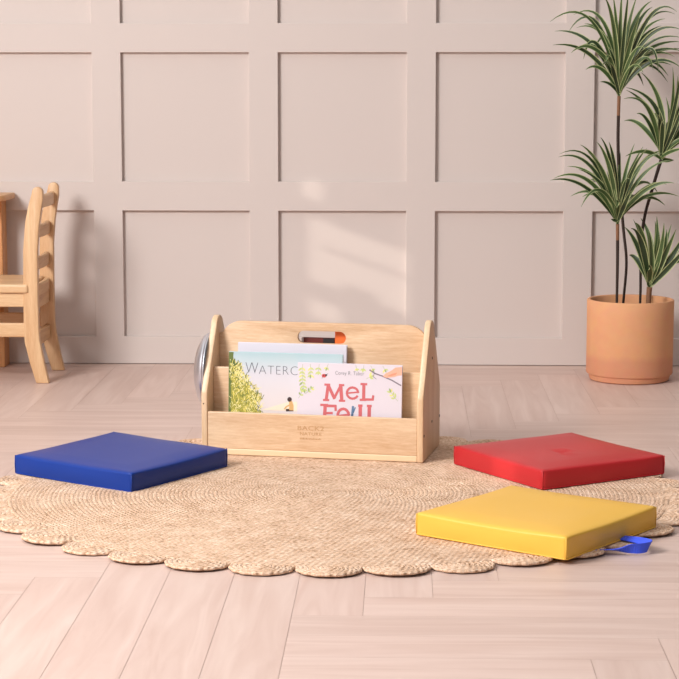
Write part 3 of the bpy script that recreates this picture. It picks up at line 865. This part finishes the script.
# ------------------------------------------------------------------ ladder-back child's chair
def build_chair():
    bx = -1.075
    root = empty('child_chair', (-1.22, 5.885, 0)); r0 = Vector((-1.22, 5.885, 0))
    tag(root, 'small natural wood ladder-back chair near the left wall panels, facing left', 'chair')
    prof_f = [(-1.0897, 0.0), (-1.1232, 0.135), (-1.1232, 0.279), (-1.1195, 0.4275), (-1.1030, 0.531)]
    prof = [(-1.0905, 0.0), (-1.108, 0.060), (-1.1225, 0.122), (-1.1245, 0.16), (-1.1240, 0.279), (-1.1215, 0.40), (-1.1140, 0.480), (-1.1030, 0.531), (-1.0925, 0.566)]
    topc = arc(-1.0760, 0.568, 0.0165, 160, 10, 7)
    back = [(-1.0600, 0.545), (-1.0655, 0.515), (-1.0730, 0.466), (-1.0785, 0.40), (-1.0800, 0.279), (-1.0795, 0.160), (-1.0775, 0.130), (-1.0650, 0.060), (-1.0515, 0.0)]
    poly = prof + topc + back
    for ya in (5.742, 6.006):
        pts = [(p[0]-r0.x, p[1]) for p in poly]
        o = bm_obj('back_post', bm_prism(pts, 'y', ya-r0.y, ya+0.024-r0.y, 0.004, 3), M['chair_z'], root); autosmooth(o, 28)
    # ladder slats, bowed a little backwards, following the rake of the posts
    def cx_at(z):
        if z < 0.42: return -1.101
        return -1.101 + (z-0.42)*0.17
    for (za, zb) in ((0.5205, 0.5575), (0.431, 0.468), (0.335, 0.372), (0.257, 0.2915)):
        bm = bmesh.new(); n = 10; rings = []
        c = cx_at((za+zb)/2)
        for k in range(n+1):
            y = 5.764+(6.008-5.764)*k/n
            bow = 0.008*math.sin(math.pi*k/n)
            rings.append([bm.verts.new((c+dx+bow-r0.x, y-r0.y, z)) for dx, z in ((-0.008, za), (0.008, za), (0.009, zb-0.004), (0.005, zb), (-0.005, zb), (-0.009, zb-0.004))])
        for A, B in zip(rings[:-1], rings[1:]):
            for k in range(6): bm.faces.new((A[k], A[(k+1) % 6], B[(k+1) % 6], B[k]))
        bm.faces.new(rings[0]); bm.faces.new(rings[-1][::-1])
        o = bm_obj('back_slat', bm, M['chair_y'], root); autosmooth(o)
    # seat, aprons, stretchers, front legs
    def part(name, lo, hi, m, bev=0.003):
        return bm_obj(name, bm_box([lo[i]-r0[i] for i in range(3)], [hi[i]-r0[i] for i in range(3)], bev, 3), M[m], root)
    part('seat', (-1.405, 5.736, 0.270), (-1.108, 6.036, 0.2965), 'chair_x', 0.006)
    for ya in (5.746, 6.008): part('apron', (-1.375, ya, 0.2285), (-1.118, ya+0.018, 0.2700), 'chair_x')
    part('apron', (-1.110, 5.766, 0.2150), (-1.094, 6.006, 0.2570), 'chair_y')
    part('apron', (-1.385, 5.766, 0.2285), (-1.369, 6.006, 0.2700), 'chair_y')
    for ya in (5.747, 6.009): part('stretcher', (-1.380, ya, 0.1380), (-1.118, ya+0.016, 0.1800), 'chair_x')
    part('stretcher', (-1.110, 5.766, 0.1020), (-1.093, 6.006, 0.1450), 'chair_y')
    for ya in (5.742, 6.006): part('front_leg', (-1.395, ya, 0.0), (-1.357, ya+0.024, 0.270), 'chair_z')
build_chair()

# low wooden side table against the wall, only its right end in view
def build_table():
    root = empty('side_table', (-1.5, 6.09, 0)); r0 = Vector((-1.5, 6.09, 0))
    tag(root, 'narrow wooden side table behind the chair at the left edge, against the wall', 'table')
    xa, xb, ya, yb, rc = -1.80, -1.222, 5.945, 6.150, 0.07
    pts = arc(xb-rc, ya+rc, rc, -90, 0, 8) + [(xb, yb), (xa, yb)] + arc(xa+rc, ya+rc, rc, 180, 270, 8)
    pts = [(p[0]-r0.x, p[1]-r0.y) for p in pts]
    o = bm_obj('tabletop', bm_prism(pts, 'z', 0.527, 0.5455, 0.004, 3), M['table_x'], root); autosmooth(o)
    for x in (-1.76, -1.284):
        bm_obj('side_panel', bm_box((x-r0.x, 6.072-r0.y, 0), (x+0.034-r0.x, 6.146-r0.y, 0.527), 0.003, 2), M['table_z'], root)
    bm_obj('rail', bm_box((-1.726-r0.x, 6.090-r0.y, 0.44), (-1.284-r0.x, 6.108-r0.y, 0.527), 0.002, 2), M['table_x'], root)
build_table()

# ------------------------------------------------------------------ potted dracaena
PX, PY = 0.6845, 5.885
def build_plant():
    root = empty('potted_plant', (PX, PY, 0))
    tag(root, 'tall potted plant with striped strap leaves in a terracotta cylinder pot', 'plant')
    Rp, Hp = 0.1295, 0.2445
    prof = [(0, 0.0), (Rp-0.017, 0.0), (Rp-0.011, 0.003), (Rp-0.0085, 0.012), (Rp-0.0075, 0.0185), (Rp-0.0020, 0.0205), (Rp, 0.024), (Rp, 0.20), (Rp+0.0004, Hp-0.004), (Rp-0.0012, Hp-0.0008), (Rp-0.004, Hp),
            (Rp-0.0095, Hp-0.0008), (Rp-0.0115, Hp-0.004), (Rp-0.012, 0.19), (Rp-0.013, 0.15), (0, 0.15)]
    pot = bm_obj('pot', bm_lathe(prof, 96), M['terracotta'], root); autosmooth(pot, 40)
    bm = bmesh.new()
    rings = []
    for r in (0, 0.03, 0.06, 0.09, Rp-0.0115):
        rings.append([bm.verts.new((r*math.cos(2*math.pi*k/40), r*math.sin(2*math.pi*k/40), 0.205+0.004*noise.noise((r*50*math.cos(k), r*50*math.sin(k), 0)))) for k in range(40)] if r else [bm.verts.new((0, 0, 0.207))])
    for A, B in zip(rings[:-1], rings[1:]):
        for k in range(40):
            k2 = (k+1) % 40
            if len(A) == 1: bm.faces.new((A[0], B[k], B[k2]))
            else: bm.faces.new((A[k], B[k], B[k2], A[k2]))
    bm_obj('soil', bm, M['soil'], root, smooth=True)

    S = 5.93/1961          # metres per photo pixel at the plant
    def W(u, v, d=0.0):    # measured point, d metres further back than the pot's axis, as an offset from the pot
        X, Y = (u-339.5)/1961, (v-339.5)/1961
        c, s_ = math.cos(0.131), math.sin(0.131)
        y, z, x = c-s_*Y, -s_-c*Y, X
        c, s_ = math.cos(-0.0324), math.sin(-0.0324)
        r = Vector((x*c+y*s_, -x*s_+y*c, z)); t = (PY+d)/r.y
        return Vector((r.x*t-PX, d, 0.893+r.z*t))
    def resample(pts, n):
        pts = [Vector(p) for p in pts]; out = []
        for i in range(len(pts)-1):
            p0, p1, p2, p3 = pts[max(i-1, 0)], pts[i], pts[i+1], pts[min(i+2, len(pts)-1)]
            for k in range(n):
                t = k/n
                out.append(0.5*((2*p1)+(p2-p0)*t+(2*p0-5*p1+4*p2-p3)*t*t+(3*p1-p0-3*p2+p3)*t**3))
        out.append(pts[-1]); return out
    rnd = random.Random(4)

    def leaf(bm, base, mid, tip, wd, curl=None):
        """one strap leaf: quadratic arc through mid, folded along the rib, cream margins"""
        C = 2*mid - 0.5*(base+tip)
        n = 14; rows_ = []
        ref = Vector((rnd.uniform(-.3, .3), -1, rnd.uniform(0.2, .9))).normalized()
        pts = [(1-t)**2*base + 2*t*(1-t)*C + t*t*tip for t in [k/n for k in range(n+1)]]
        if curl:                      # the tip bends over and hangs
            pts += [tip + Vector((curl[0]*(0.35*j), 0, -curl[1]*(j/3)**1.6)) for j in (1, 2, 3)]
        N = len(pts)-1
        for i, p in enumerate(pts):
            t = i/N
            tg = (pts[min(i+1, N)]-pts[max(i-1, 0)]).normalized()
            sd = tg.cross(ref)
            if sd.length < 0.15: sd = tg.cross(Vector((0.3, 0.2, 1)))
            sd.normalize(); nn = sd.cross(tg).normalized()
            w = wd*(0.55+0.45*min(1, t*3))*(1-max(0, (t-0.35)/0.65)**1.8)*0.5 + 0.0004
            rows_.append([bm.verts.new(p + sd*w*f + nn*w*0.35*abs(f)) for f in (-1, -0.74, 0, 0.74, 1)])
        dark = rnd.random() < 0.45
        for A, B in zip(rows_[:-1], rows_[1:]):
            for k in range(4):
                f = bm.faces.new((A[k], A[k+1], B[k+1], B[k]))
                f.material_index = 2 if k in (0, 3) else (1 if dark else 0)
                f.smooth = True

    def crown(stem, base, sc, ox, oy, leaves, extra, span, wd=0.0125, up=0.05, emax=80):
        """base in photo-scaled plant space; listed leaves (tip, mid) read off a crop of scale sc with origin ox, oy"""
        bm = bmesh.new()
        for L_ in leaves:
            tip, mid = L_[0], L_[1]
            d = rnd.uniform(-0.09, 0.07) if len(L_) < 3 or L_[2] is None else L_[2]
            curl = L_[3] if len(L_) > 3 else None
            h0 = rnd.random()*up*0.35
            b = base + Vector((0, 0, h0))
            leaf(bm, b, W(ox+mid[0]/sc, oy+mid[1]/sc, d*0.5+base.y), W(ox+tip[0]/sc, oy+tip[1]/sc, d+base.y), wd*rnd.uniform(0.85, 1.15), curl)
        for k in range(extra):
            az = k*2.39996+rnd.uniform(-.3, .3); el = R(rnd.uniform(28, emax)); ln = span*rnd.uniform(0.75, 1.1)
            dirv = Vector((math.cos(az)*math.cos(el), math.sin(az)*math.cos(el)*0.85, math.sin(el)))
            b = base + Vector((0, 0, rnd.random()*up))
            mid = b + dirv*ln*0.5
            droop = ln*(0.16+0.40*math.cos(el))*rnd.uniform(0.7, 1.1)
            tip = b + Vector((dirv.x*ln*0.95, dirv.y*ln*0.95, dirv.z*ln-droop))
            if b.y+tip.y > 0.245-0.02: tip.y = 0.225-b.y if False else 0.215
            leaf(bm, b, mid, tip, wd*rnd.uniform(0.8, 1.15))
        for v in bm.verts:
            if v.co.y > 0.238: v.co.y = 0.238
        return bm_obj('leaf_cluster', bm, [M['leaf_green'], M['leaf_dark'], M['leaf_cream']], stem)

    def stem(pix, r0, r1, tan_from):
        path = resample([W(u, v, d) for (u, v, d) in pix], 6)
        n = len(path)
        bm = bm_tube(path, [r0+(r1-r0)*k/(n-1) for k in range(n)], 9)
        bm.faces.ensure_lookup_table()
        for f in bm.faces:
            if f.calc_center_median().z > tan_from: f.material_index = 1
            f.smooth = True
        return bm_obj('stem', bm, [M['stem'], M['stem_tan']], root), path[-1]

    zz = lambda v: W(620, v).z
    # tallest stem
    s, e = stem([(622, 314, 0.0), (624, 295, 0.0), (626.5, 262, 0.01), (623.5, 230, 0.02), (619.5, 180, 0.02), (618.0, 140, 0.01), (619.0, 96, 0.0)], 0.0037, 0.0052, zz(113))
    A = [((40, 228), (230, 278)), ((50, 158), (235, 222)), ((25, 110), (235, 108)), ((145, 75), (300, 120)), ((120, 160), (262, 118)), ((195, 300), (262, 225)), ((250, 250), (322, 205)),
         ((310, 322), (330, 300), -0.05), ((300, -15), (350, 150)), ((345, -25), (365, 170)), ((390, -60), (380, 200)), ((425, -50), (400, 180)), ((470, -30), (412, 190)), ((540, 5), (440, 150)), ((545, 35), (450, 170)),
         ((660, 72), (500, 130)), ((668, 60), (520, 100)), ((690, 150), (520, 190)), ((690, 190), (510, 235)), ((695, 212), (500, 270)), ((700, 262), (520, 280)), ((690, 245), (490, 300)),
         ((575, 370), (515, 250), -0.08), ((548, 355), (490, 300), -0.06), ((690, 345), (540, 315), -0.05), ((280, 415), (330, 430), -0.03), ((640, 330), (500, 330)), ((200, 120), (310, 210)), ((160, 140), (300, 190)),
         ((610, 95), (470, 200)), ((590, 130), (455, 240)), ((480, 80), (430, 230)), ((330, 60), (360, 240)), ((440, 60), (400, 240)), ((300, 230), (345, 300)), ((520, 180), (440, 290))]
    crown(s, e, 5.067, 545, 0, A, 14, 0.24, 0.0135, 0.05)
    # second stem with the middle crown
    s, e = stem([(616.5, 314, -0.03), (617, 290, -0.03), (617.5, 260, -0.03), (617.5, 224, -0.035)], 0.0037, 0.0052, zz(242))
    B = [((0, 318), (180, 352)), ((20, 308), (200, 320)), ((45, 195), (215, 245)), ((50, 180), (225, 220)), ((90, 245), (240, 310)), ((108, 402), (245, 390)), ((160, 130), (270, 260)),
         ((265, 90), (322, 240)), ((310, 115), (342, 270)), ((245, 115), (315, 260)), ((345, 225), (350, 390)), ((370, 170), (362, 350)), ((445, 125), (395, 290)), ((510, 150), (420, 300)), ((490, 140), (405, 320)), ((600, 165), (470, 250)), ((590, 175), (455, 270)),
         ((640, 212), (480, 300)), ((655, 332), (510, 365)), ((678, 402), (510, 400)), ((430, 370), (395, 440)), ((300, 270), (335, 400)), ((410, 230), (380, 380)), ((200, 170), (290, 300)), ((150, 260), (280, 350)), ((330, 180), (345, 340)), ((460, 210), (405, 360)), ((320, 520), (340, 530), -0.02)]
    crown(s, e, 5.264, 550, 120, B, 12, 0.22, 0.0130, 0.045)
    # leaning stem to the right
    s, e = stem([(639.5, 314, 0.04), (640.5, 290, 0.04), (641, 245, 0.04), (645, 215, 0.03), (652, 190, 0.02), (661, 160, 0.01)], 0.0037, 0.0052, zz(120))
    Cc = [((290, 70), (400, 262)), ((205, 155), (380, 285)), ((205, 170), (352, 312)), ((190, 220), (330, 280)), ((430, 210), (450, 380)), ((468, 40), (462, 300)), ((495, 90), (475, 330)), ((560, 150), (490, 360)), ((600, 260), (500, 430)), ((560, 330), (490, 450)),
          ((540, 500), (460, 520)), ((475, 566), (435, 568)), ((600, 420), (490, 470)), ((520, 10), (480, 260)), ((620, 150), (520, 330)), ((640, 330), (520, 420)), ((660, 250), (530, 380)), ((590, 60), (500, 300)), ((200, 545), (310, 520), -0.08)]
    crown(s, e, 5.66, 590, 60, Cc, 10, 0.22, 0.0145, 0.03)
    # short stem low on the right
    s, e = stem([(648, 314, -0.02), (648.5, 300, -0.02), (649.5, 287, -0.02)], 0.0075, 0.0085, 0.0)
    Dd = [((150, 165), (238, 300)), ((205, 120), (285, 330)), ((250, 110), (318, 290)), ((350, 100), (348, 320)), ((395, 140), (372, 330)), ((470, 180), (385, 370)), ((490, 310), (400, 410)), ((412, 180), (385, 330)),
          ((560, 260), (440, 400)), ((365, 200), (350, 380)), ((300, 180), (320, 360)), ((530, 200), (430, 370)), ((290, 500), (296, 520)), ((340, 130), (345, 330)), ((440, 150), (380, 350)), ((190, 175), (255, 270), -0.10), ((215, 140), (270, 250), -0.09)]
    crown(s, e, 6.17, 600, 200, Dd, 3, 0.16, 0.019, 0.012)
build_plant()

# ------------------------------------------------------------------ light
w = bpy.data.worlds.new('world'); scene.world = w; w.use_nodes = True
wn = w.node_tree; bg = wn.nodes['Background']
tcw = wn.nodes.new('ShaderNodeTexCoord')
dot = wn.nodes.new('ShaderNodeVectorMath'); dot.operation = 'DOT_PRODUCT'
dot.inputs[1].default_value = Vector((-0.62, -0.22, 0.75)).normalized()
wn.links.new(tcw.outputs['Generated'], dot.inputs[0])
mrw = wn.nodes.new('ShaderNodeMapRange'); mrw.inputs['From Min'].default_value = 0.05; mrw.inputs['From Max'].default_value = 0.95
mrw.inputs['To Min'].default_value = 0.05; mrw.inputs['To Max'].default_value = 1.05
wn.links.new(dot.outputs['Value'], mrw.inputs['Value']); wn.links.new(mrw.outputs[0], bg.inputs['Strength'])
bg.inputs['Color'].default_value = (1.0, 0.985, 0.985, 1)

def area(name, loc, target, sx, sy, power, color):
    d = bpy.data.lights.new(name, 'AREA'); d.shape = 'RECTANGLE'; d.size = sx; d.size_y = sy; d.energy = power; d.color = color
    o = bpy.data.objects.new(name, d); col.objects.link(o); o.location = loc
    o.rotation_euler = (Vector(target)-Vector(loc)).to_track_quat('-Z', 'Y').to_euler()
    return o
area('key_light', (-2.6, 2.2, 2.2), (0.1, 4.9, 0.2), 1.2, 1.2, 160, (1.0, 0.98, 0.965))

sd = bpy.data.lights.new('sun', 'SUN'); sd.energy = 1.1; sd.angle = R(0.5); sd.color = (1.0, 0.93, 0.82)
so = bpy.data.objects.new('sun', sd); col.objects.link(so); so.location = (-6, 0, 4)
so.rotation_euler = Vector((1.4, 1.0, -0.5)).to_track_quat('-Z', 'Y').to_euler()

vs = scene.view_settings
vs.view_transform = 'Standard'; vs.look = 'None'; vs.gamma = 1.0; vs.use_curve_mapping = False
vs.exposure = 0.13
